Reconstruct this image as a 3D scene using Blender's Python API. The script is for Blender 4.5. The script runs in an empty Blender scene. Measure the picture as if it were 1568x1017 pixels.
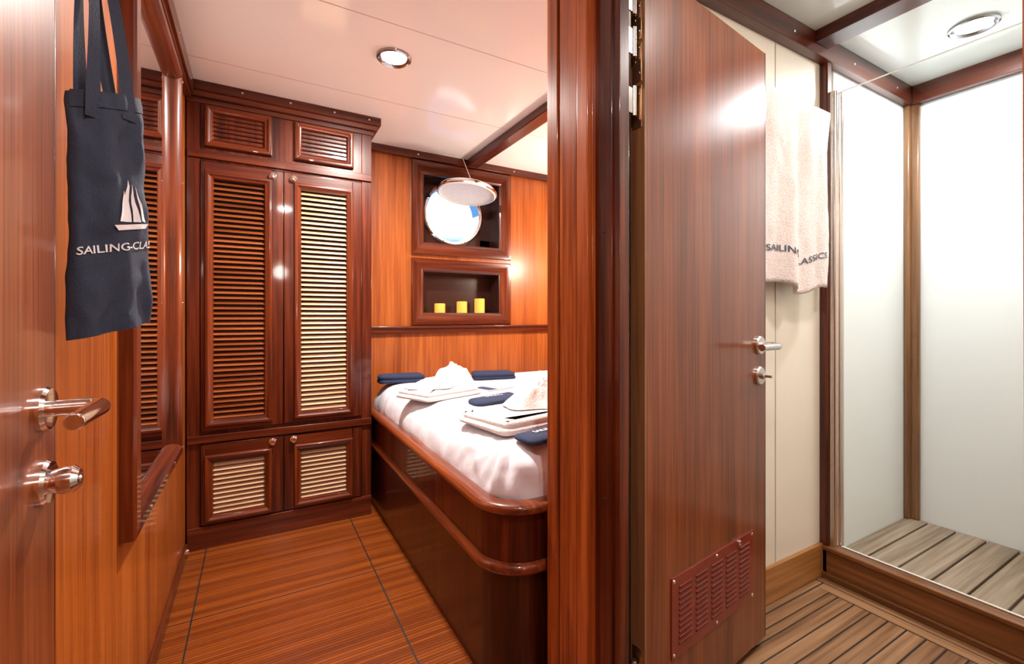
import bpy, math, random
from mathutils import Vector, noise
random.seed(3)
sc = bpy.context.scene
try:
    sc.view_settings.view_transform = 'Standard'
    sc.view_settings.look = 'None'
except Exception: pass

# ------------------------------------------------------------ materials
def new_mat(name):
    m = bpy.data.materials.new(name); m.use_nodes = True
    nt = m.node_tree; b = nt.nodes['Principled BSDF']
    return m, nt, b
def simple(name, col, rough=0.5, metal=0.0, coat=0.0, bump=0, bscale=50, emis=None, estr=0, var=0.06, spec=0.5, bdist=.004):
    m, nt, b = new_mat(name)
    b.inputs['Roughness'].default_value = rough
    b.inputs['Metallic'].default_value = metal
    b.inputs['Coat Weight'].default_value = coat
    b.inputs['Specular IOR Level'].default_value = spec
    tc = nt.nodes.new('ShaderNodeTexCoord')
    n = nt.nodes.new('ShaderNodeTexNoise'); n.inputs['Scale'].default_value = bscale; n.inputs['Detail'].default_value = 4
    nt.links.new(tc.outputs['Object'], n.inputs['Vector'])
    r = nt.nodes.new('ShaderNodeValToRGB')
    r.color_ramp.elements[0].position = 0.3; r.color_ramp.elements[1].position = 0.7
    r.color_ramp.elements[0].color = tuple(c*(1-var) for c in col)+(1,)
    r.color_ramp.elements[1].color = tuple(min(1, c*(1+var)) for c in col)+(1,)
    nt.links.new(n.outputs['Fac'], r.inputs['Fac']); nt.links.new(r.outputs['Color'], b.inputs['Base Color'])
    if bump:
        bp = nt.nodes.new('ShaderNodeBump'); bp.inputs['Strength'].default_value = bump; bp.inputs['Distance'].default_value = bdist
        nt.links.new(n.outputs['Fac'], bp.inputs['Height']); nt.links.new(bp.outputs['Normal'], b.inputs['Normal'])
    if emis:
        b.inputs['Emission Color'].default_value = emis+(1,); b.inputs['Emission Strength'].default_value = estr
    return m
def wood(name, dark, mid, light, axis='Z', s=110, along=2.2, rough=0.32, coat=0.5, crough=0.12, bump=0.08):
    m, nt, b = new_mat(name)
    tc = nt.nodes.new('ShaderNodeTexCoord')
    mp = nt.nodes.new('ShaderNodeMapping')
    sv = [s, s, s]; sv['XYZ'.index(axis)] = along
    mp.inputs['Scale'].default_value = sv
    nt.links.new(tc.outputs['Object'], mp.inputs['Vector'])
    n = nt.nodes.new('ShaderNodeTexNoise'); n.inputs['Scale'].default_value = 1; n.inputs['Detail'].default_value = 5; n.inputs['Roughness'].default_value = 0.6
    nt.links.new(mp.outputs['Vector'], n.inputs['Vector'])
    mp2 = nt.nodes.new('ShaderNodeMapping')
    sv2 = [14, 14, 14]; sv2['XYZ'.index(axis)] = 0.8
    mp2.inputs['Scale'].default_value = sv2
    nt.links.new(tc.outputs['Object'], mp2.inputs['Vector'])
    n2 = nt.nodes.new('ShaderNodeTexNoise'); n2.inputs['Scale'].default_value = 1; n2.inputs['Detail'].default_value = 3; n2.inputs['Distortion'].default_value = 0.6
    nt.links.new(mp2.outputs['Vector'], n2.inputs['Vector'])
    mx = nt.nodes.new('ShaderNodeMath'); mx.operation = 'MULTIPLY_ADD'; mx.inputs[1].default_value = 0.55
    ml = nt.nodes.new('ShaderNodeMath'); ml.operation = 'MULTIPLY'; ml.inputs[1].default_value = 0.45
    nt.links.new(n2.outputs['Fac'], ml.inputs[0]); nt.links.new(n.outputs['Fac'], mx.inputs[0]); nt.links.new(ml.outputs[0], mx.inputs[2])
    r = nt.nodes.new('ShaderNodeValToRGB'); cr = r.color_ramp
    cr.elements[0].position = 0.37; cr.elements[0].color = dark+(1,)
    cr.elements[1].position = 0.63; cr.elements[1].color = light+(1,)
    e = cr.elements.new(0.5); e.color = mid+(1,)
    nt.links.new(mx.outputs[0], r.inputs['Fac']); nt.links.new(r.outputs['Color'], b.inputs['Base Color'])
    b.inputs['Roughness'].default_value = rough
    b.inputs['Coat Weight'].default_value = coat; b.inputs['Coat Roughness'].default_value = crough
    b.inputs['Specular IOR Level'].default_value = .3
    bp = nt.nodes.new('ShaderNodeBump'); bp.inputs['Strength'].default_value = bump; bp.inputs['Distance'].default_value = 0.002
    nt.links.new(n.outputs['Fac'], bp.inputs['Height']); nt.links.new(bp.outputs['Normal'], b.inputs['Normal'])
    return m

W_wall = wood('wood_orange_panel', (.25,.052,.007), (.40,.100,.014), (.52,.15,.026), coat=.45, crough=.1)
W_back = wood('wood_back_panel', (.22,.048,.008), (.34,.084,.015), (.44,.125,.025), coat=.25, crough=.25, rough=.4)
W_dkZ = wood('mahogany_vertical', (.024,.0035,.0015), (.070,.010,.003), (.145,.025,.006), s=70, crough=.06)
W_dkX = wood('mahogany_across', (.036,.006,.002), (.090,.014,.004), (.165,.030,.007), axis='X', s=70, crough=.06)
W_dkY = wood('mahogany_along', (.036,.006,.002), (.090,.014,.004), (.165,.030,.007), axis='Y', s=70, crough=.06)
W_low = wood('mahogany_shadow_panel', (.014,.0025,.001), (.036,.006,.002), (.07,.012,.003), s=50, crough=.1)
W_frame = wood('mahogany_frame', (.045,.007,.002), (.115,.019,.004), (.20,.040,.009), s=70, crough=.06)
W_rail = wood('mahogany_rail', (.09,.015,.003), (.18,.035,.007), (.27,.06,.012), axis='Y', s=70, crough=.06)
W_post = wood('mahogany_post', (.11,.018,.004), (.27,.054,.009), (.44,.11,.020), s=60, rough=.25, crough=.06)
W_door = wood('veneer_door', (.10,.024,.008), (.19,.047,.014), (.28,.080,.026), s=190, along=2.5, rough=.34, crough=.16)
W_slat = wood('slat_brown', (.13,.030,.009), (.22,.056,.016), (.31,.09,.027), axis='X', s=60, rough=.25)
W_slat_lit = wood('slat_lit_pale', (.46,.26,.14), (.62,.39,.23), (.72,.50,.33), axis='X', s=60, rough=.3)  # bright ceiling reflection on the glossy slats, put into their base colour
W_cornice = wood('cornice_wood', (.04,.007,.003), (.085,.015,.006), (.14,.030,.010), axis='Y', s=60)
W_corX = wood('cornice_wood_x', (.04,.007,.003), (.085,.015,.006), (.14,.030,.010), axis='X', s=60)
W_gold = wood('golden_teak', (.26,.10,.026), (.38,.16,.045), (.48,.22,.066), axis='X', s=60)
W_goldY = wood('golden_teak_y', (.12,.042,.012), (.20,.076,.022), (.29,.115,.038), axis='Y', s=60)
W_teak = wood('teak_plank', (.14,.062,.026), (.27,.135,.06), (.40,.215,.107), axis='X', s=80, rough=.5, coat=.1, crough=.3)
W_teakY = wood('teak_plank_y', (.14,.062,.026), (.27,.135,.06), (.40,.215,.107), axis='Y', s=80, rough=.5, coat=.1, crough=.3)
W_grey = wood('teak_weathered', (.18,.13,.085), (.29,.215,.15), (.40,.31,.23), axis='X', s=80, rough=.6, coat=.0)
W_tan = wood('trim_tan', (.12,.05,.019), (.20,.092,.035), (.27,.135,.06), s=60)
BLACK = simple('caulk_black', (.012,.01,.009), .6)
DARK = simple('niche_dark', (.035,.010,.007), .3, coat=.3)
DKGAP = simple('gap_dark', (.008,.003,.002), .7)
CEIL = simple('gloss_white_ceiling', (.92,.92,.91), .12, var=.01, bscale=3)
CEILB = simple('gloss_ceiling_bath', (.72,.76,.74), .12, var=.01, bscale=3)
BWALL = simple('laminate_cream', (.82,.74,.62), .3, var=.02, bscale=3)
SWALL = simple('laminate_white', (.80,.84,.835), .3, var=.01, bscale=2)
CHROME = simple('chrome', (.88,.88,.90), .10, 1.0, var=.02)
RING = simple('lamp_ring', (.42,.42,.44), .18, 1.0, var=.02)
SATIN = simple('satin_steel', (.66,.61,.58), .25, 1.0, var=.03)
BRASS = simple('hinge_brass', (.75,.50,.28), .3, 1.0, var=.05)
SHEET = simple('white_sheet', (.68,.66,.71), .8, bump=.6, bscale=8, var=.03, bdist=.012)
TERRY = simple('white_terry', (.76,.73,.72), .95, bump=.8, bscale=200, var=.08)
TERRYP = simple('terry_cream', (.78,.68,.655), .95, bump=.7, bscale=170, var=.12)
NAVY = simple('navy_cotton', (.026,.036,.064), .85, bump=.3, bscale=400, var=.15)
NAVYT = simple('navy_towel', (.018,.030,.075), .9, bump=.4, bscale=300, var=.15)
PRINT = simple('print_white', (.80,.78,.80), .7, var=.02)
PRINTD = simple('embroidery_grey', (.08,.09,.13), .8)
CANDLE = simple('candle_wax', (.75,.42,.06), .5, emis=(1,.5,.08), estr=.35)
WHITEP = simple('white_paint', (.78,.78,.76), .35)
REDPL = simple('vent_plate_red', (.20,.022,.010), .3, coat=.4)
LAMP = simple('lamp_diffuser', (1,1,1), .5, emis=(1,.97,.93), estr=14)
LAMPW = simple('lamp_warm', (1,.8,.6), .5, emis=(1,.8,.55), estr=5)
PAPER = simple('paper_white', (.82,.82,.84), .5, var=.01)
PAPERB = simple('paper_navy', (.03,.06,.16), .4)
SE=simple('seam_line',(.5,.48,.45),.5)
m, nt, b = new_mat('mirror_glass'); b.inputs['Metallic'].default_value = 1; b.inputs['Roughness'].default_value = .02; b.inputs['Base Color'].default_value = (.9,.88,.86,1); MIRROR = m
def clear(name, tint=(1,1,1), refl=.05):
    m = bpy.data.materials.new(name); m.use_nodes = True; nt = m.node_tree; nt.nodes.clear()
    o = nt.nodes.new('ShaderNodeOutputMaterial'); t = nt.nodes.new('ShaderNodeBsdfTransparent'); t.inputs[0].default_value = tint+(1,)
    g = nt.nodes.new('ShaderNodeBsdfGlossy'); g.inputs['Roughness'].default_value = .01
    mx = nt.nodes.new('ShaderNodeMixShader'); mx.inputs[0].default_value = refl
    nt.links.new(t.outputs[0], mx.inputs[1]); nt.links.new(g.outputs[0], mx.inputs[2]); nt.links.new(mx.outputs[0], o.inputs[0]); return m
GLASS = clear('clear_glass', (.99,.995,.99), .02)

def floor_mat():
    m, nt, b = new_mat('striped_parquet')
    tc = nt.nodes.new('ShaderNodeTexCoord')
    sp = nt.nodes.new('ShaderNodeSeparateXYZ'); nt.links.new(tc.outputs['Object'], sp.inputs[0])
    mul = nt.nodes.new('ShaderNodeMath'); mul.operation='MULTIPLY'; mul.inputs[1].default_value = 1/0.0125
    nt.links.new(sp.outputs['Y'], mul.inputs[0])
    fr = nt.nodes.new('ShaderNodeMath'); fr.operation='FRACT'; nt.links.new(mul.outputs[0], fr.inputs[0])
    fl = nt.nodes.new('ShaderNodeMath'); fl.operation='FLOOR'; nt.links.new(mul.outputs[0], fl.inputs[0])
    wn = nt.nodes.new('ShaderNodeTexWhiteNoise'); wn.noise_dimensions='1D'; nt.links.new(fl.outputs[0], wn.inputs['W'])
    mp = nt.nodes.new('ShaderNodeMapping'); mp.inputs['Scale'].default_value = (3,160,1); nt.links.new(tc.outputs['Object'], mp.inputs['Vector'])
    n = nt.nodes.new('ShaderNodeTexNoise'); n.inputs['Scale'].default_value=1; n.inputs['Detail'].default_value=4; nt.links.new(mp.outputs[0], n.inputs['Vector'])
    add = nt.nodes.new('ShaderNodeMath'); add.operation='MULTIPLY_ADD'; add.inputs[1].default_value=.35
    nt.links.new(wn.outputs['Value'], add.inputs[0])
    s2 = nt.nodes.new('ShaderNodeMath'); s2.operation='MULTIPLY'; s2.inputs[1].default_value=.65; nt.links.new(n.outputs['Fac'], s2.inputs[0]); nt.links.new(s2.outputs[0], add.inputs[2])
    r = nt.nodes.new('ShaderNodeValToRGB'); r.color_ramp.elements[0].position=.2; r.color_ramp.elements[1].position=.8
    r.color_ramp.elements[0].color=(.12,.021,.003,1); r.color_ramp.elements[1].color=(.33,.080,.010,1)
    nt.links.new(add.outputs[0], r.inputs[0])
    gt = nt.nodes.new('ShaderNodeMath'); gt.operation='LESS_THAN'; gt.inputs[1].default_value=.25; nt.links.new(fr.outputs[0], gt.inputs[0])
    mx = nt.nodes.new('ShaderNodeMixRGB'); mx.inputs[2].default_value=(.04,.006,.001,1)
    g2 = nt.nodes.new('ShaderNodeMath'); g2.operation='MULTIPLY'; g2.inputs[1].default_value=.65; nt.links.new(gt.outputs[0], g2.inputs[0])
    nt.links.new(g2.outputs[0], mx.inputs[0]); nt.links.new(r.outputs[0], mx.inputs[1]); nt.links.new(mx.outputs[0], b.inputs['Base Color'])
    b.inputs['Roughness'].default_value=.33; b.inputs['Coat Weight'].default_value=.25; b.inputs['Coat Roughness'].default_value=.18
    b.inputs['Specular IOR Level'].default_value = .35
    bp = nt.nodes.new('ShaderNodeBump'); bp.inputs['Strength'].default_value=.10; bp.inputs['Distance'].default_value=.002
    nt.links.new(fr.outputs[0], bp.inputs['Height']); nt.links.new(bp.outputs[0], b.inputs['Normal'])
    return m
FLOORM = floor_mat()

# ------------------------------------------------------------ mesh builder
class M:
    def __init__(s): s.v=[]; s.f=[]; s.mi=[]; s.mats=[]
    def m(s, mat):
        if mat not in s.mats: s.mats.append(mat)
        return s.mats.index(mat)
    def add(s, vs, fs, mat):
        o=len(s.v); k=s.m(mat); s.v += [tuple(v) for v in vs]
        for f in fs: s.f.append(tuple(i+o for i in f)); s.mi.append(k)
    def box(s, x0,x1,y0,y1,z0,z1, mat):
        s.add([(x,y,z) for z in (z0,z1) for y in (y0,y1) for x in (x0,x1)],
              [(0,2,3,1),(4,5,7,6),(0,1,5,4),(2,6,7,3),(0,4,6,2),(1,3,7,5)], mat)
    def obox(s, P, A, B, a0,a1,b0,b1,z0,z1, mat):
        vs=[]
        for z in (z0,z1):
            for b_ in (b0,b1):
                for a in (a0,a1):
                    vs.append((P[0]+A[0]*a+B[0]*b_, P[1]+A[1]*a+B[1]*b_, z))
        s.add(vs,[(0,2,3,1),(4,5,7,6),(0,1,5,4),(2,6,7,3),(0,4,6,2),(1,3,7,5)], mat)
    def tube(s, pts, r, mat, seg=16, cap=True):
        pts=[Vector(p) for p in pts]; n=len(pts)
        rs = r if isinstance(r,(list,tuple)) else [r]*n
        vs=[]; up=None
        for i,p in enumerate(pts):
            t=((pts[min(i+1,n-1)]-p).normalized() if i<n-1 else Vector((0,0,0)))+((p-pts[i-1]).normalized() if i>0 else Vector((0,0,0)))
            if t.length<1e-8: t = pts[-1]-pts[0]
            t.normalize()
            if up is None:
                up = Vector((0,0,1)) if abs(t.z)<.9 else Vector((1,0,0))
            a=t.cross(up)
            if a.length<1e-4: a=t.cross(Vector((1,0,0)))
            a.normalize(); b_=a.cross(t).normalized(); up=b_
            for k in range(seg):
                q=2*math.pi*k/seg; vs.append(p+(a*math.cos(q)+b_*math.sin(q))*rs[i])
        fs=[(i*seg+k,i*seg+(k+1)%seg,(i+1)*seg+(k+1)%seg,(i+1)*seg+k) for i in range(n-1) for k in range(seg)]
        if cap: fs += [tuple(range(seg)), tuple((n-1)*seg+k for k in range(seg))]
        s.add(vs,fs,mat)
    def lathe(s, c, ax, prof, mat, seg=32):
        ax=Vector(ax).normalized(); u=ax.orthogonal().normalized(); w=ax.cross(u); c=Vector(c); vs=[]
        for r,h in prof:
            for k in range(seg):
                q=2*math.pi*k/seg; vs.append(c+ax*h+(u*math.cos(q)+w*math.sin(q))*max(r,1e-5))
        n=len(prof)
        s.add(vs,[(i*seg+k,i*seg+(k+1)%seg,(i+1)*seg+(k+1)%seg,(i+1)*seg+k) for i in range(n-1) for k in range(seg)],mat)
    def frame(s, mp, a0,a1,b0,b1, prof, mat, mat2=None):
        rings=[]
        for ins,h in prof:
            rings.append([mp(a0+ins,b0+ins,h),mp(a1-ins,b0+ins,h),mp(a1-ins,b1-ins,h),mp(a0+ins,b1-ins,h)])
        for side in range(4):
            mt = mat if (mat2 is None or side in (1,3)) else mat2
            for i in range(len(rings)-1):
                s.add([rings[i][side],rings[i][(side+1)%4],rings[i+1][(side+1)%4],rings[i+1][side]],[(0,1,2,3)],mt)
    def loft(s, path, nrm, prof, mat, closed=False, wob=None):
        vs=[]; n=len(path); 
        for j,(o,z) in enumerate(prof):
            for i in range(n):
                p=(path[i][0]+nrm[i][0]*o, path[i][1]+nrm[i][1]*o, z)
                if wob: p=wob(p,j,i)
                vs.append(p)
        e = n if closed else n-1
        s.add(vs,[(j*n+i,j*n+(i+1)%n,(j+1)*n+(i+1)%n,(j+1)*n+i) for j in range(len(prof)-1) for i in range(e)],mat)
        return vs
    def grid(s, fn, nu, nv, mat):
        vs=[fn(i/nu,j/nv) for j in range(nv+1) for i in range(nu+1)]
        s.add(vs,[(j*(nu+1)+i,j*(nu+1)+i+1,(j+1)*(nu+1)+i+1,(j+1)*(nu+1)+i) for j in range(nv) for i in range(nu)],mat)
    def make(s, name, bevel=0, ang=35, solid=0, parent=None, seg=2, fix=True):
        me=bpy.data.meshes.new(name); me.from_pydata(s.v,[],s.f)
        for mt in s.mats: me.materials.append(mt)
        me.polygons.foreach_set('material_index', s.mi)
        me.polygons.foreach_set('use_smooth',[True]*len(me.polygons))
        me.update()
        if fix:
            import bmesh
            bm=bmesh.new(); bm.from_mesh(me); bmesh.ops.remove_doubles(bm,verts=bm.verts,dist=1e-6); bmesh.ops.recalc_face_normals(bm,faces=bm.faces); bm.to_mesh(me); bm.free()
        me.set_sharp_from_angle(angle=math.radians(ang))
        o=bpy.data.objects.new(name,me); sc.collection.objects.link(o)
        if solid:
            md=o.modifiers.new('solid','SOLIDIFY'); md.thickness=solid; md.offset=0
        if bevel:
            md=o.modifiers.new('bevel','BEVEL'); md.width=bevel; md.segments=seg; md.limit_method='ANGLE'; md.angle_limit=math.radians(50)
        if parent: o.parent=parent
        return o
def text_tris(body, size):
    cu=bpy.data.curves.new('tmp_txt','FONT'); cu.body=body; cu.size=size; cu.align_x='CENTER'; cu.resolution_u=3; cu.offset=size*.012
    ob=bpy.data.objects.new('tmp_txt',cu); sc.collection.objects.link(ob)
    dg=bpy.context.evaluated_depsgraph_get(); me=bpy.data.meshes.new_from_object(ob.evaluated_get(dg))
    vs=[tuple(v.co[:2]) for v in me.vertices]; fs=[tuple(p.vertices) for p in me.polygons]
    bpy.data.objects.remove(ob); bpy.data.curves.remove(cu); bpy.data.meshes.remove(me)
    return vs,fs

ZC=2.10; ZB=2.16
# ------------------------------------------------------------ shell
a=M(); a.box(-.36,.80,-1.0,2.9,-.06,0,FLOORM); a.box(.80,2.15,1.04,2.9,-.06,0,FLOORM)
a.make('floor')
a=M()
a.box(.4275,.4325,1.1,2.46,0,.0006,BLACK); a.box(-.193,-.188,.9,2.46,0,.0006,BLACK); a.box(-.27,.575,1.90,1.905,0,.0006,BLACK)
a.make('trim_1')
a=M(); a.box(-.42,.80,-1.0,.98,ZC,ZC+.05,CEIL); a.box(-.42,2.15,.98,2.9,ZC,ZC+.05,CEIL)
a.make('ceiling')
a=M()
for y in (1.62,2.22): a.box(-.26,2.1,y,y+.0025,ZC-.0008,ZC,SE)
a.make('trim_2')
a=M(); a.box(.80,2.86,-.2,.985,ZB,ZB+.05,CEILB); a.make('ceiling.001')
a=M(); a.box(-.36,-.27,.88,2.9,0,ZC,W_wall); a.make('wall_left')
a=M(); a.box(-.42,-.36,-1.0,.88,0,ZC,W_wall); a.make('wall_corridor_left')
a=M(); a.box(-.42,.80,-1.06,-1.0,0,ZC,W_wall); a.make('wall_corridor_end')
a=M(); a.box(2.10,2.16,1.04,2.9,0,ZC,W_back); a.make('wall_cabin_right')
a=M(); Y0=2.82; 
NX0,NX1=.944,1.50
def wb(x0,x1,z0,z1): a.box(x0,x1,Y0,Y0+.16,z0,z1,W_back)
wb(-.27,NX0,0,ZC); wb(NX1,2.1,0,ZC); wb(NX0,NX1,0,1.07); wb(NX0,NX1,1.345,1.526); wb(NX0,NX1,1.995,ZC)
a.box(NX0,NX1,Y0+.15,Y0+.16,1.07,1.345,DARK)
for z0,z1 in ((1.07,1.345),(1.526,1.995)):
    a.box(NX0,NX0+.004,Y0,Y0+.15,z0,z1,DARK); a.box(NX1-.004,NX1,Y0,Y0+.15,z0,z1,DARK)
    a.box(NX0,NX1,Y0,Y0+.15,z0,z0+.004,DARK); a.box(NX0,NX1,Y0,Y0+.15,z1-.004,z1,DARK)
PC=(1.205,1.764); PR=.206; K=48; vs=[]; 
for k in range(K):
    q=2*math.pi*k/K; c,s_=math.cos(q),math.sin(q); vs.append((PC[0]+PR*c,Y0+.15,PC[1]+PR*s_))
for k in range(K):
    q=2*math.pi*k/K; c,s_=math.cos(q),math.sin(q)
    tx=((NX1-PC[0]) if c>0 else (NX0-PC[0]))/c if abs(c)>1e-6 else 1e9
    tz=((1.995-PC[1]) if s_>0 else (1.526-PC[1]))/s_ if abs(s_)>1e-6 else 1e9
    t=max(min(tx,tz),PR); vs.append((PC[0]+t*c,Y0+.15,PC[1]+t*s_))
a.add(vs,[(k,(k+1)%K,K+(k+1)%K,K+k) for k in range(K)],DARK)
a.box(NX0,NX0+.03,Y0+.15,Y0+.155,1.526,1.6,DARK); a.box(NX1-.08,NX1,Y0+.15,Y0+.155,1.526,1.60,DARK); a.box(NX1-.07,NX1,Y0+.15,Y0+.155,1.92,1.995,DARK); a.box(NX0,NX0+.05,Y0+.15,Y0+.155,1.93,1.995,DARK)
a.make('wall_back', fix=False)
a=M(); a.box(.80,2.86,.985,1.04,0,ZB,BWALL); a.make('wall_partition')
a=M(); a.box(.80,2.10,1.04,1.045,0,ZC,W_back); a.make('wall_cabin_near')
a=M(); a.box(2.80,2.86,-.2,.985,0,ZB,SWALL); a.make('wall_shower_right')
a=M(); a.box(.82,2.86,-.26,-.2,0,ZB,BWALL); a.make('wall_bathroom_near')
a=M(); a.box(.74,.82,-1.0,.13,0,ZC,W_post); a.make('wall_corridor_right',bevel=.002)
a=M(); a.box(.72,.82,.13,.150,0,1.93,W_post); a.box(.72,.82,.150,.84,1.93,ZC,W_post); a.make('trim_3',bevel=.004)
a=M(); a.box(2.10,2.795,.979,.985,.03,ZB,SWALL); a.make('wall_shower_back')

# ---- central door post
a=M()
a.box(.706,.80,.852,1.035,0,ZC,W_post)
a.box(.697,.712,.985,1.032,0,ZC,W_post)
a.box(.700,.712,.905,.978,0,ZC,W_post)
a.box(.694,.712,.856,.898,0,ZC,W_post)
a.box(.716,.748,.795,.856,0,1.96,W_dkZ)
a.box(.722,.752,.775,.797,0,1.96,W_dkZ)
for z in (1.25,.62): a.lathe((.716,.82,z),(-1,0,0),[(.0045,0),(.0045,.002),(0,.002)],BLACK,12)
a.make('trim_4',bevel=.006,seg=3)

# ---- wardrobe
w=M(); YW=2.47
w.box(-.265,.54,YW+.01,2.815,0,2.03,W_dkZ)
w.box(-.265,-.215,YW-.004,YW+.012,0,2.04,W_dkZ); w.box(.49,.54,YW-.004,YW+.012,0,2.04,W_dkZ); 
w.box(-.215,.49,YW-.002,YW+.012,1.755,2.04,W_dkZ)
w.box(-.262,.538,YW-.016,YW,1.765,1.80,W_dkX)
w.box(-.262,.538,YW-.016,YW,.478,.512,W_dkX)
w.box(-.262,.538,YW-.012,YW+.012,0,.10,W_dkX)
PF=[(0,0),(0,.010),(.004,.018),(.014,.020),(.022,.014),(.030,.012),(.034,.004),(.036,-.012)]
def louv(x0,x1,z0,z1,pitch,mat):
    n=int(round((z1-z0)/pitch)); p=(z1-z0)/n
    w.add([(x0,YW+.009,z0),(x1,YW+.009,z0),(x1,YW+.009,z1),(x0,YW+.009,z1)],[(0,1,2,3)],DKGAP)
    for i in range(n):
        z=z0+i*p; yf,yb=YW-.010,YW+.008
        sec=[(yf,z+.001),(yf-.001,z+.0045),(yb,z+p*.80),(yb,z+p*.80-.004)]
        w.add([(x0,y,q) for y,q in sec]+[(x1,y,q) for y,q in sec],[(0,1,5,4),(1,2,6,5),(2,3,7,6),(3,0,4,7)],mat)
def slab(x0,x1,z0,z1,ix0,ix1,iz0,iz1):
    w.box(x0,ix0,YW-.010,YW+.01,z0,z1,W_dkZ); w.box(ix1,x1,YW-.010,YW+.01,z0,z1,W_dkZ)
    w.box(ix0,ix1,YW-.010,YW+.01,z0,iz0,W_dkX); w.box(ix0,ix1,YW-.010,YW+.01,iz1,z1,W_dkX)
slab(-.212,.1185,.530,1.752,-.196,.072,.55,1.706); slab(.1235,.488,.530,1.752,.168,.442,.55,1.706)
slab(-.212,.1185,.106,.470,-.196,.072,.118,.418); slab(.1235,.488,.106,.470,.168,.442,.118,.418)
mp=lambda A,B,H:(A,YW-.006-H,B)
def unit(x0,x1,z0,z1,mat,pitch=.0235):
    w.frame(mp,x0,x1,z0,z1,PF,W_frame,W_dkX); louv(x0+.034,x1-.034,z0+.034,z1-.034,pitch,mat)
unit(-.198,.073,.548,1.708,W_slat); unit(.166,.444,.548,1.708,W_slat_lit)
unit(-.198,.073,.116,.420,W_slat_lit,.0215); unit(.166,.444,.116,.420,W_slat_lit,.0215)
unit(-.199,.071,1.818,2.008,W_dkX,.019); unit(.168,.447,1.818,2.008,W_dkX,.019)
for (o,z0,z1) in ((.012,2.005,2.035),(.028,2.035,2.06),(.042,2.06,2.10)):
    w.box(-.265,.54+o,YW-o,2.815,max(z0,2.012),z1-.0005,W_corX)
for x in (.075,.165):
    for z in (1.725,.448):
        w.lathe((x,YW-.010,z),(0,-1,0),[(.017,0),(.018,.004),(.013,.006),(.008,.006),(.008,.012),(.014,.016),(.013,.022),(0,.023)],CHROME,24)
for x in (-.24,-.05,.15,.35,.52): w.lathe((x,YW-.042,2.08),(0,-1,0),[(.005,0),(.004,.002),(0,.002)],CHROME,12)
w.make('wardrobe',bevel=.0025)

# ---- cornices
a=M(); a.box(-.27,-.235,.88,2.425,2.035,ZC,W_cornice); a.box(-.27,-.245,.88,2.425,2.015,2.035,W_cornice)
for y in (1.5,2.0,2.35): a.lathe((-.235,y,2.065),(1,0,0),[(.005,0),(.004,.002),(0,.002)],CHROME,12)
a.make('trim_5',bevel=.004)
a=M(); a.box(.585,2.1,2.785,2.82,2.055,ZC,W_corX)
for x in (.9,1.25,1.6,1.9): a.lathe((x,2.785,2.078),(0,-1,0),[(.005,0),(.004,.002),(0,.002)],CHROME,12)
a.make('trim_6',bevel=.004)
a=M(); a.box(1.235,1.315,1.05,2.785,2.055,ZC,W_cornice); a.make('trim_7',bevel=.006)
a=M(); a.box(.56,2.1,2.795,2.82,.945,.985,W_dkX); a.box(.56,2.1,2.785,2.82,.975,.99,W_dkX); a.make('trim_8',bevel=.004)
a=M(); a.box(-.27,-.258,.9,2.45,0,.045,W_cornice); a.lathe((-.253,2.40,.03),(1,0,0),[(.012,-.006),(.012,.004),(.006,.008),(0,.008)],CHROME,16); a.make('baseboard_left',bevel=.003)

# ---- niche frames
a=M(); nm=lambda A,B,H:(A,Y0-H,B)
NP=[(0,0),(0,.018),(.006,.024),(.03,.026),(.045,.018),(.062,.014),(.075,.006),(.082,0),(.082,-.01)]
a.frame(nm,.862,1.582,1.448,2.052,NP,W_frame,W_dkX)
a.make('niche_frame',bevel=0)
a=M(); a.frame(nm,.862,1.582,.992,1.424,NP,W_frame,W_dkX); a.make('niche_frame.001')
# porthole
a=M(); c=(PC[0],Y0+.15,PC[1])
a.lathe(c,(0,-1,0),[(.188,-.075),(.193,.02),(.200,.03),(.212,.032),(.222,.026),(.226,0)],CHROME,56)
a.lathe(c,(0,-1,0),[(0,-.05),(.192,-.05)],GLASS,56)
for k in range(8):
    q=k*math.pi/4+.4; a.lathe((c[0]+.211*math.cos(q),c[1]-.031,c[2]+.211*math.sin(q)),(0,-1,0),[(.006,0),(.005,.004),(0,.004)],SATIN,10)
a.make('window_1')
# hanging deadlight cover
a=M(); cc=Vector((1.215,2.74,1.868)); ax=Vector((-.13,-.09,-1)).normalized()
a.lathe(cc,ax,[(0,-.010),(.17,-.010),(.188,-.014),(.192,-.004),(.192,.014),(.184,.02),(.176,.012),(.165,.006),(0,.006)],WHITEP,56)
a.lathe(cc,ax,[(.193,-.008),(.199,0),(.199,.010),(.193,.015)],CHROME,56)
a.tube([(1.225,2.925,1.85),(1.22,2.955,1.88)],.012,CHROME,10)
a.tube([(1.19,2.60,1.89),(1.185,2.66,1.98),(1.18,2.74,2.10)],.002,WHITEP,6)
a.make('porthole_cover')
for x,h in ((1.077,.062),(1.237,.078),(1.371,.10)):
    a=M(); r=.036
    a.lathe((x,2.875,1.0745),(0,0,1),[(0,0),(r,0),(r,h-.004),(r-.004,h),(r-.01,h-.003),(.004,h-.008),(0,h-.008)],CANDLE,28)
    a.tube([(x,2.875,1.0745+h-.01),(x+.002,2.875,1.0745+h+.008)],.0015,BLACK,6)
    a.make('pillar_candle')

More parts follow.
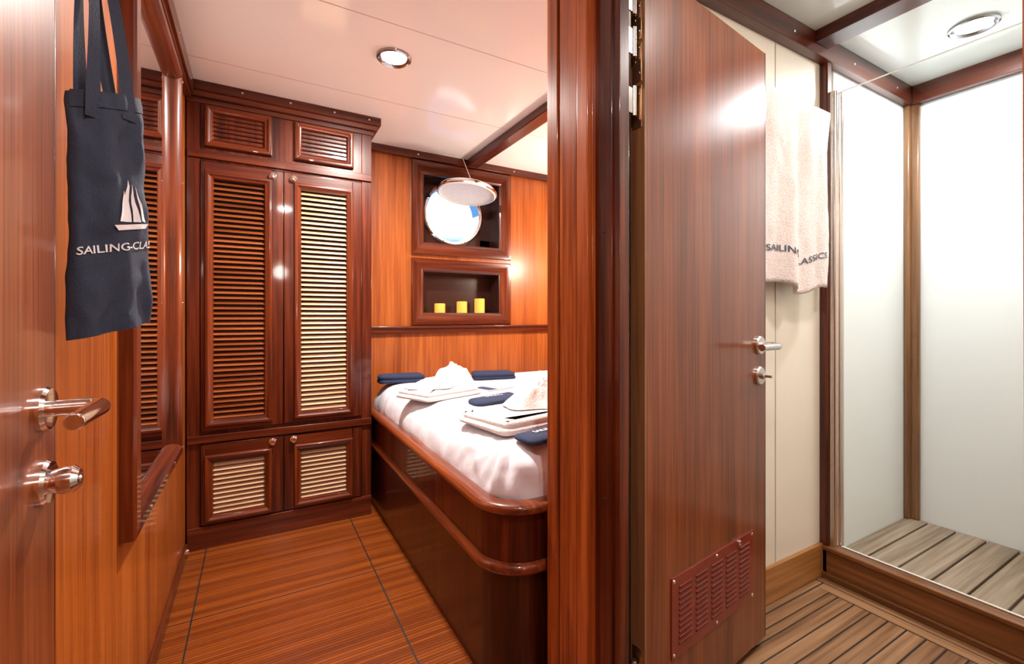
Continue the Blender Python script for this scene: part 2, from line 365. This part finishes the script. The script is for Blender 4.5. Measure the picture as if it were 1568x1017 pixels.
# ---- mirror on left wall
a=M(); lm=lambda A,B,H:(-.27+H,A,B)
a.frame(lm,1.34,2.11,.53,1.975,[(0,0),(0,.026),(.006,.032),(.034,.034),(.042,.028),(.048,.022),(.052,.004)],W_frame,W_dkY)
a.box(-.269,-.266,1.385,2.065,.575,1.93,MIRROR)
for z in (.56,1.1,1.55,1.93):
    a.lathe((-.236,2.088,z),(1,0,0),[(.005,0),(.004,.002),(0,.002)],CHROME,12)
for y in (1.5,1.9): a.lathe((-.236,y,.552),(1,0,0),[(.005,0),(.004,.002),(0,.002)],CHROME,12)
a.make('wall_mirror')

# ---- bed
bed=bpy.data.objects.new('bed',None); sc.collection.objects.link(bed)
a=M()
path=[(.575,2.8),(.575,2.2),(.575,1.7),(.575,1.195)]; nr=[(-1,0)]*4
for k in range(1,13):
    q=math.pi+k/12*math.pi/2; path.append((.695+.12*math.cos(q),1.195+.12*math.sin(q))); nr.append((math.cos(q),math.sin(q)))
path += [(1.3,1.075),(2.09,1.075)]; nr += [(0,-1)]*2
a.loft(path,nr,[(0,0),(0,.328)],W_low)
def half(z0,z1,b0,b1,n=8): 
    zc=(z0+z1)/2; h=(z1-z0)/2
    return [(b0,z0)]+[(b0+(b1-b0)*math.cos(-math.pi/2+math.pi*k/n)**.7 if 0<k<n else b0, zc+h*math.sin(-math.pi/2+math.pi*k/n)) for k in range(n+1)]+[(b0,z1)]
a.loft(path,nr,half(.330,.364,0,.022),W_rail)
a.loft(path,nr,[(.004,.364),(.004,.498)],W_dkZ)
a.loft(path,nr,half(.498,.530,.004,.026)+[(-.02,.530),(-.028,.526),(-.03,.45)],W_rail)
a.box(.62,2.08,1.12,2.8,.40,.455,W_dkX)
a.make('bed_frame',ang=40,parent=bed)
a=M(); X0,X1,Ya,Yb,R=.600,2.08,1.098,2.805,.13
P=[];N=[]
def corner(cx,cy,q0):
    for k in range(19):
        q=q0+k/18*math.pi/2; P.append((cx+R*math.cos(q),cy+R*math.sin(q))); N.append((math.cos(q),math.sin(q)))
def seg(p0,p1,n,nn):
    for k in range(1,n): P.append((p0[0]+(p1[0]-p0[0])*k/n,p0[1]+(p1[1]-p0[1])*k/n)); N.append(nn)
corner(X0+R,Ya+R,math.pi); seg((X0+R,Ya),(X1-R,Ya),60,(0,-1)); corner(X1-R,Ya+R,-math.pi/2); seg((X1,Ya+R),(X1,Yb-R),10,(1,0))
corner(X1-R,Yb-R,0); seg((X1-R,Yb),(X0+R,Yb),10,(0,1)); corner(X0+R,Yb-R,math.pi/2); seg((X0,Yb-R),(X0,Ya+R),100,(-1,0))
prof=[(-.02,.457),(-.004,.47),(0,.50),(.0,.515),(0,.53),(-.001,.545),(-.005,.565),(-.012,.585),(-.022,.605),(-.037,.625),(-.058,.643),(-.085,.657),(-.12,.665),(-.17,.668)]
def wob(p,j,i):
    lo = 1 if 3<j<12 else .15
    f=noise.noise(Vector((p[0]*9,p[1]*9,p[2]*4)))*.012*lo
    cr_=max(0,1-(Vector((p[0]-.66,p[1]-1.16)).length)/.40)
    f+=noise.noise(Vector((p[0]*26,p[1]*26,p[2]*3+p[0]*9)))*(.006+.030*cr_)*(math.sin(math.pi*(j-3)/9) if 3<j<12 else 0)
    return (p[0]+N[i][0]*f,p[1]+N[i][1]*f,p[2]+(f*.3 if j>5 else 0))
vs=a.loft(P,N,prof,SHEET,closed=True,wob=wob)
n=len(P); a.add(vs[-n:],[tuple(range(n))],SHEET)
a.make('mattress',ang=80,parent=bed)
def rr(cx,cy,w_,d,rot,R,n=6):
    Pp=[];Nn=[]
    for sx,sy,q0 in ((-1,-1,math.pi),(1,-1,-math.pi/2),(1,1,0),(-1,1,math.pi/2)):
        for k in range(n+1):
            q=q0+k/n*math.pi/2; lx=sx*(w_/2-R)+R*math.cos(q); ly=sy*(d/2-R)+R*math.sin(q)
            Pp.append((cx+lx*math.cos(rot)-ly*math.sin(rot),cy+lx*math.sin(rot)+ly*math.cos(rot)))
            Nn.append((math.cos(q+rot),math.sin(q+rot)))
    return Pp,Nn
def stack(name,cx,cy,w_,d,rot,z0,layers,th,mat,seed=0,txt=None,R=.03,taper=.0):
    a=M(); Pp,Nn=rr(cx,cy,w_,d,rot,R)
    pr=[(-.01,z0)]
    for l in range(layers):
        z=z0+l*th; o=-taper*l
        pr+=[(o-.004,z+.001),(o,z+th*.3),(o,z+th*.7),(o-.005,z+th*.97)]
    zt=z0+layers*th; pr+=[(-.02-taper*layers,zt+.004),(-.028-taper*layers,zt+.005)]
    def wb_(p,j,i):
        f=noise.noise(Vector((p[0]*14+seed,p[1]*14,p[2]*20)))*.014
        return (p[0]+Nn[i][0]*f,p[1]+Nn[i][1]*f,p[2]+max(0,(p[2]-z0))/(zt-z0)*noise.noise(Vector((p[0]*9+seed,p[1]*9,0)))*th*.6)
    vs=a.loft(Pp,Nn,pr,mat,closed=True,wob=wb_); n=len(Pp); a.add(vs[-n:],[tuple(range(n))],mat)
    if txt:
        tv,tf=text_tris(txt,.026); zz=zt+.0085
        a.add([(cx+x*math.cos(rot)-y*math.sin(rot),cy+x*math.sin(rot)+y*math.cos(rot),zz) for x,y in tv],tf,PRINT)
    return a.make(name,ang=60)
def heap(name,cx,cy,w_,d,h,rot,z0,mat,seed,ridge=0.0):
    a=M()
    def fn(u,v):
        r=v; q=u*2*math.pi
        lx=math.cos(q)*r; ly=math.sin(q)*r
        k=(1+.10*math.sin(3*q+seed)+.05*math.sin(7*q+seed*2))
        prof=(1-r**2.2)
        z=h*prof*(.82+.35*noise.noise(Vector((lx*2.2+seed,ly*2.2,0)))+.10*math.sin(lx*9+ly*5+seed)*r)
        z+=h*.30*abs(noise.noise(Vector((lx*2+ly*3,ly*7-lx*4,seed))))*prof
        if ridge: z+=ridge*max(0,1-abs(ly+.15*lx)*3.5)*(1-abs(lx))
        x=lx*w_/2*k; y=ly*d/2*k
        return (cx+x*math.cos(rot)-y*math.sin(rot),cy+x*math.sin(rot)+y*math.cos(rot),z0+max(z,0))
    a.grid(fn,72,26,mat); return a.make(name,ang=180)
ZM=.669
stack('folded_navy_towel',.74,2.62,.26,.14,-.1,ZM,2,.022,NAVYT,1)
stack('folded_navy_towel',1.27,2.48,.26,.13,-.15,ZM,2,.020,NAVYT,5)
heap('rolled_white_towel',.975,2.42,.24,.20,.10,-.2,ZM,TERRY,2,ridge=.03)
stack('folded_white_towel',.775,2.08,.34,.24,.35,ZM,2,.018,TERRY,3,taper=.012)
heap('crumpled_white_towel',.75,2.09,.24,.18,.04,.3,ZM+.043,TERRY,6)
stack('folded_navy_towel',.935,1.80,.24,.11,.15,ZM,1,.018,NAVYT,9,txt='SAILING')
stack('folded_white_towel',.86,1.42,.40,.30,.15,ZM,2,.020,TERRY,4,taper=.012)
heap('crumpled_white_towel',.965,1.475,.32,.26,.08,.3,ZM+.048,TERRY,11,ridge=.01)
stack('folded_navy_towel',.80,1.19,.20,.12,.2,ZM,1,.014,NAVYT,12,txt='SAILING')
heap('rolled_white_towel',1.45,2.16,.32,.24,.06,.1,ZM,TERRY,14)
stack('folded_navy_towel',1.36,1.90,.28,.14,.1,ZM,2,.018,NAVYT,15)
a=M(); a.obox((1.10,2.14),(math.cos(.3),math.sin(.3)),(-math.sin(.3),math.cos(.3)),-.09,.09,-.065,.065,ZM+.001,ZM+.005,PAPER)
a.obox((1.10,2.14),(math.cos(.3),math.sin(.3)),(-math.sin(.3),math.cos(.3)),-.085,-.02,-.06,.06,ZM+.005,ZM+.0055,PAPERB); a.make('brochure')

# ---- left door (open)
a=M()
a.box(-.282,-.240,.22,.857,.02,1.93,W_door)
a.box(-.2825,-.2395,.852,.8575,.02,1.93,W_frame)
def handle(a, p, nrm, along, mat):
    p=Vector(p); nrm=Vector(nrm).normalized(); al=Vector(along).normalized()
    for dz in (0,-.095):
        c=p+Vector((0,0,dz)); a.lathe(c,nrm,[(.029,0),(.029,.006),(.026,.010),(.012,.011),(.012,.011)],mat,32)
        a.lathe(c,nrm,[(.012,.011),(0,.011)],mat,32)
    pts=[p+nrm*.008,p+nrm*.045]
    for k in range(1,6):
        q=k/5*math.pi/2; pts.append(p+nrm*(.045+.016*math.sin(q))+al*(.016*(1-math.cos(q))))
    pts.append(p+nrm*.061+al*.115)
    a.tube(pts,[.011]*(len(pts)-1)+[.010],mat,20)
    c=p+Vector((0,0,-.095))+nrm*.010
    a.lathe(c,nrm,[(.010,0),(.010,.008),(.008,.010),(0,.010)],mat,20)
    a.tube([c+nrm*.01,c+nrm*.03],.004,mat,10)
handle(a,(-.240,.808,.93),(1,0,0),(0,-1,0),CHROME)
c=Vector((-.230,.808,.835)); a.lathe(c,(1,0,0),[(.014,0),(.018,.012),(.018,.022),(.012,.028),(0,.028)],CHROME,24)
for z in (.3,1.0,1.65): a.tube([(-.262,.215,z-.05),(-.262,.215,z+.05)],.007,BRASS,12)
a.make('door_1',bevel=.002)

# ---- tote bag
a=M(); L=Vector((-.250,.935)); Rr=Vector((-.163,1.015)); C=(L+Rr)/2; T=(Rr-L).normalized(); Nn_=Vector((T.y,-T.x)); HW=(Rr-L).length/2
ZT,ZBt=1.410,1.027
def bag(s,z,side=1,off=0):
    k=(z-ZBt)/(ZT-ZBt); w_=HW*(1.0-.16*k+.02*math.sin(k*7))
    th=(.016+.012*math.sin(math.pi*min(1,max(0,k*.9+.1))))
    d=th*math.sqrt(max(0,1-min(1,abs(s))**2.4))
    d*=side
    d+= .009*noise.noise(Vector((s*1.8+z*3,k*5,0)))+.0045*math.sin(s*6+k*4)*(1-.5*k)+.004*noise.noise(Vector((s*5,k*14,4)))
    if side<0: d = min(d, .004)
    xy=C+T*(s*w_-.009*k+.002)+Nn_*(d+off)
    return (xy.x,xy.y,z+.014*s)
NU,NV=48,60; vs=[]
for j in range(NV+1):
    z=ZBt+(ZT-ZBt)*j/NV
    for i in range(NU): 
        q=2*math.pi*i/NU; s=math.sin(q); vs.append(bag(s*.999,z,1 if math.cos(q)>=0 else -1) if abs(math.cos(q))>1e-6 else bag(s*.999,z,1))
a.add(vs,[(j*NU+i,j*NU+(i+1)%NU,(j+1)*NU+(i+1)%NU,(j+1)*NU+i) for j in range(NV) for i in range(NU)]+[tuple(range(NU))],NAVY)
def hem(u,v): return bag(-.97+1.94*u, ZT-.024+.026*v,1,.0018)
a.grid(hem,24,2,NAVY)
tv,tf=text_tris('SAILING-CLAS',.0175); xm=min(p[0] for p in tv); xM=max(p[0] for p in tv)
def tmap(x,y): 
    k=(x-xm)/(xM-xm); return bag(-.95+1.93*k, 1.157+y*1.0,1,.0024)
a.add([tmap(x,y) for x,y in tv],tf,PRINT)
def tri(p,q,r,n=6):
    def g(u,v):
        x=p[0]+(q[0]-p[0])*u+(r[0]-p[0])*v; y=p[1]+(q[1]-p[1])*u+(r[1]-p[1])*v
        return bag((x-160)/75, 1.05+(485-y)/693*.765, 1, .0024)
    vs=[];ix={}
    for i in range(n+1):
        for j in range(n+1-i): ix[(i,j)]=len(vs); vs.append(g(i/n,j/n))
    fs=[]
    for i in range(n):
        for j in range(n-i):
            fs.append((ix[(i,j)],ix[(i+1,j)],ix[(i,j+1)]))
            if j<n-i-1: fs.append((ix[(i+1,j)],ix[(i+1,j+1)],ix[(i,j+1)]))
    a.add(vs,fs,PRINT)
tri((152,345),(177,284),(180,347)); tri((183,290),(184,347),(200,348)); tri((191,294),(203,346),(214,349)); tri((166,300),(168,312),(155,338))
tri((142,350),(220,351),(150,358)); tri((220,351),(214,358),(150,358))
HK=Vector((-.232,.955,1.735))
def strap(s0,side,tw):
    p0=Vector(bag(s0,ZT-.04,side,.003*side)); p1=Vector(bag(s0,ZT,side,.003*side))
    vs=[]
    for i in range(15):
        t=i/14; p=p1.lerp(HK,t); wdt=.010*(1-.35*t)
        d=Vector((T.x,T.y,0)); ang=tw*t; d=Vector((d.x*math.cos(ang)-d.y*math.sin(ang),d.x*math.sin(ang)+d.y*math.cos(ang),0))
        sag=Vector((Nn_.x,Nn_.y,0))*(.010*math.sin(math.pi*t)*side)
        vs+= [p+sag-d*wdt,p+sag+d*wdt]
    vs=[p0-Vector((T.x,T.y,0))*.010,p0+Vector((T.x,T.y,0))*.010]+vs
    a.add(vs,[(2*i,2*i+1,2*i+3,2*i+2) for i in range(15)],NAVY)
for s0,sd,tw in ((-.55,1,.6),(.40,1,-.4),(-.5,-1,.9),(.30,-1,-.9)): strap(s0,sd,tw)
a.make('tote_bag',ang=60,fix=True)
a=M(); a.lathe((-.27,.955,1.74),(1,0,0),[(.016,0),(.016,.004),(.006,.008)],CHROME,20)
a.tube([(-.266,.955,1.74),(-.24,.955,1.733),(-.225,.955,1.738),(-.218,.955,1.755)],.004,CHROME,10); a.make('coat_hook')

# ---- bathroom door
a=M(); P0=(.800,.773); D=(math.sin(math.radians(82.3)),math.cos(math.radians(82.3))); B=(-D[1],D[0])
DW=.621
a.obox(P0,D,B,0,DW,0,.04,.03,1.889,W_door)
a.obox(P0,D,B,-.0015,.005,-.0005,.0405,.03,1.889,W_tan)
a.obox(P0,D,B,DW-.004,DW+.0015,-.0005,.0405,.03,1.889,W_dkZ)
a.obox(P0,D,B,.103,.533,-.004,0,.190,.395,REDPL)
for g in range(5):
    s0=.133+g*.078
    for r_ in range(11):
        z=.218+r_*.0142
        a.obox(P0,D,B,s0,s0+.058,-.0047,-.0039,z,z+.0055,BLACK)
        a.obox(P0,D,B,s0,s0+.058,-.0075,-.0040,z+.0055,z+.0080,REDPL)
def dp(s,b_,z): return (P0[0]+D[0]*s+B[0]*b_,P0[1]+D[1]*s+B[1]*b_,z)
nb=(-B[0],-B[1],0)
for s,z in ((.112,.2),(.112,.385),(.318,.2),(.318,.385),(.524,.2),(.524,.385)):
    a.lathe(dp(s,-.004,z),nb,[(.005,0),(.004,.002),(0,.002)],CHROME,10)
a.lathe(dp(.44,-.004,.385),nb,[(.008,0),(.008,.006),(0,.007)],CHROME,12)
handle(a,dp(.575,0,.960),nb,(-D[0],-D[1],0),SATIN)
handle(a,dp(.575,.04,.960),(B[0],B[1],0),(-D[0],-D[1],0),SATIN)
for z0,z1 in ((1.50,1.60),(1.61,1.70),(1.71,1.80),(.14,.26)):
    a.obox(P0,D,B,-.0035,-.0015,.008,.034,z0,z1,BRASS)
    for k in range(3):
        a.lathe(dp(-.0035,.015+.012*(k%2),z0+.02+k*.03),(-D[0],-D[1],0),[(.004,0),(.003,.0015),(0,.0015)],SATIN,10)
for z in (1.56,1.70,1.80,.20):
    a.tube([dp(-.016,.02,z-.035),dp(-.016,.02,z+.035)],.007,SATIN,14)
    a.obox(P0,D,B,-.040,-.014,.018,.022,z-.03,z+.03,SATIN)
a.make('door_2',bevel=.0012)

# ---- bathroom floor / kerb / shower
a=M(); a.box(.80,2.0,-.2,.985,-.04,-.003,BLACK)
y=-.2
while y<.89:
    a.box(.82,1.895,y,min(y+.046,.898),-.01,0,W_teak); y+=.051
a.box(.82,1.90,.903,.943,-.01,0,W_teak); a.box(.82,1.945,.949,.984,-.01,0,W_teak)
a.box(1.902,1.947,-.2,.943,-.01,0,W_teakY); a.box(1.952,1.998,-.2,.984,-.01,0,W_teakY)
a.make('floor.001',bevel=.001)
a=M(); a.box(2.0,2.045,-.2,.984,0,.12,W_goldY); a.box(1.992,2.055,-.2,.984,.108,.126,W_goldY); a.box(1.985,2.0,-.2,.98,0,.022,W_goldY)
a.make('trim_9',bevel=.004)
a=M(); a.box(2.056,2.80,-.2,.979,0,.035,BLACK)
y=-.2
while y<.97:
    a.box(2.16,2.798,y,min(y+.092,.977),.035,.065,W_grey); y+=.100
a.box(2.058,2.152,-.2,.977,.035,.065,W_grey); a.make('floor.002',bevel=.002)
a=M(); a.box(.82,2.0,.970,.985,0,.132,W_gold); a.make('baseboard_bathroom',bevel=.003)
a=M(); a.box(2.0,2.035,.955,.985,.0,2.08,W_dkZ); a.make('trim_10',bevel=.004)
a=M(); a.box(2.755,2.795,.955,.979,.065,2.08,W_tan); a.box(2.775,2.80,.925,.96,.065,2.08,W_tan); a.make('trim_11',bevel=.006)
a=M(); a.box(.82,2.80,.945,.985,2.075,ZB,W_corX); a.box(2.755,2.80,-.2,.945,2.075,ZB,W_cornice); a.box(1.89,1.985,-.2,.945,2.115,ZB,W_cornice)
for x in (1.3,1.75,2.2,2.6): a.lathe((x,.945,2.115),(0,-1,0),[(.005,0),(.004,.002),(0,.002)],CHROME,12)
a.make('trim_12',bevel=.004)
a=M(); a.box(1.69,1.693,.983,.985,.132,2.075,SE); a.make('trim_13')
a=M()
a.tube([(2.028,.942,.126),(2.028,.942,1.955)],.013,SATIN,20); a.tube([(2.058,.940,.126),(2.058,.940,1.955)],.016,SATIN,20)
a.box(2.014,2.085,.945,.968,.126,1.955,SATIN); a.tube([(2.085,.952,.126),(2.085,.952,1.955)],.011,SATIN,20)
a.box(2.040,2.046,.0,.925,.130,1.950,GLASS)
a.box(2.039,2.047,.0,.925,1.949,1.952,WHITEP); a.box(2.039,2.047,.0,.925,.127,.131,WHITEP)
a.make('shower_screen',bevel=.001)
# hanging towel
e=bpy.data.objects.new('bath_towel',None); sc.collection.objects.link(e)
a=M(); TX0,TX1=1.50,1.93; TZ=1.835; LF=.668; TT=LF+.5+.06
def tw(u,v,off=0):
    x=TX0+(TX1-TX0)*u
    d=v*TT
    fold=.012*math.sin(u*13+.6+v*.8)+.006*math.sin(u*25+2-v)+.010*noise.noise(Vector((u*4,v*4,0)))+.003*noise.noise(Vector((u*16,v*22,3)))
    top=TZ-.024*math.sin(math.pi*max(0,min(1,(u-.25)/.55)))**2 -.010*u
    if d<LF: z=top-LF+d; y=.912+fold*min(1,(LF-d)*6)-off
    elif d<LF+.06:
        q=(d-LF)/.06*math.pi; z=top+.014*math.sin(q); y=.933-.021*math.cos(q)-off*math.cos(q)
    else: z=top-(d-LF-.06); y=.956
    xx=x+.012*math.sin(v*9)*(u-.5)
    return (xx,y,z+.006*math.sin(u*8)*(d<LF)*(1-d/LF))
a.grid(tw,90,80,TERRYP); a.make('cloth',ang=180,solid=.010,parent=e)
a=M(); tv,tf=text_tris('SAILING-CLASSICS',.05); xm=min(p[0] for p in tv); xM=max(p[0] for p in tv)
def tq(x,y):
    u=.06+.78*(x-xm)/(xM-xm); v=(.108+y*.62)/TT; return tw(u,v,.0085)
a.add([tq(x,y) for x,y in tv],tf,PRINTD); a.make('embroidery',parent=e,fix=False)
a=M(); a.tube([(1.48,.934,1.81),(1.955,.934,1.81)],.005,CHROME,14)
for x in (1.485,1.95): a.tube([(x,.934,1.81),(x,.985,1.81)],.007,CHROME,12)
a.make('rail',parent=e)

# ---- lights
def downlight(x,y,z,r,power,col):
    a=M(); a.lathe((x,y,z),(0,0,-1),[(r*.70,.001),(r*.78,.008),(r*.92,.012),(r,.008),(r*1.02,0)],RING,48)
    a.lathe((x,y,z),(0,0,-1),[(0,.003),(r*.76,.003)],LAMP,48); o=a.make('recessed_ceiling_light')
    l=bpy.data.lights.new('lamp','AREA'); l.shape='DISK'; l.size=r*1.5; l.energy=power; l.color=col
    lo=bpy.data.objects.new('lamp',l); lo.location=(x,y,z-.014); sc.collection.objects.link(lo); lo.parent=o
downlight(.49,1.83,ZC,.068,50,(1,.94,.87))
downlight(2.38,.63,ZB,.072,16,(.95,.98,1))
downlight(1.40,.25,ZB,.072,12,(1,.94,.88))
downlight(.25,.05,ZC,.068,13,(1,.93,.88))  # added corridor lamp, out of view, to light the post and doors
def sconce(c,n,energy,col):
    c=Vector(c); n=Vector(n); a=M()
    a.lathe(c,n,[(.04,0),(.04,.012),(.012,.016),(.010,.06)],BRASS,24)
    p=c+n*.07; a.tube([c+n*.05,p,p+Vector((0,0,.03))],.007,BRASS,12)
    a.lathe(p+Vector((0,0,.03)),(0,0,1),[(.045,0),(.035,.11)],LAMPW,24); o=a.make('unseen_wall_sconce')
    l=bpy.data.lights.new('bulb','POINT'); l.energy=energy; l.color=col; l.shadow_soft_size=.07
    lo=bpy.data.objects.new('bulb',l); lo.location=c+n*.17; sc.collection.objects.link(lo); lo.parent=o
sconce((2.10,2.25,1.45),(-1,0,0),34,(1,.88,.74))
sconce((.25,-1.0,1.55),(0,1,0),10,(1,.92,.86))  # added lamp behind the camera, unseen, as frontal fill on the wardrobe
# world: hazy sky seen through the porthole
wd=bpy.data.worlds.new('sky'); sc.world=wd; wd.use_nodes=True; nt=wd.node_tree
bg=nt.nodes['Background']; tc=nt.nodes.new('ShaderNodeTexCoord'); sp=nt.nodes.new('ShaderNodeSeparateXYZ'); r=nt.nodes.new('ShaderNodeValToRGB')
nt.links.new(tc.outputs['Generated'],sp.inputs[0]); nt.links.new(sp.outputs['Z'],r.inputs[0]); nt.links.new(r.outputs[0],bg.inputs[0])
r.color_ramp.elements[0].position=.158; r.color_ramp.elements[0].color=(.05,.13,.28,1); r.color_ramp.elements[1].position=.20; r.color_ramp.elements[1].color=(.80,.92,1,1)
bg.inputs[1].default_value=3.5

cam=bpy.data.cameras.new('camera'); cam.lens=36*693/1568; cam.sensor_width=36; cam.shift_y=-.0152; cam.clip_start=.02
co=bpy.data.objects.new('camera',cam); co.location=(0,0,1.05); co.rotation_euler=(math.pi/2,0,-math.radians(29.6)); sc.collection.objects.link(co); sc.camera=co
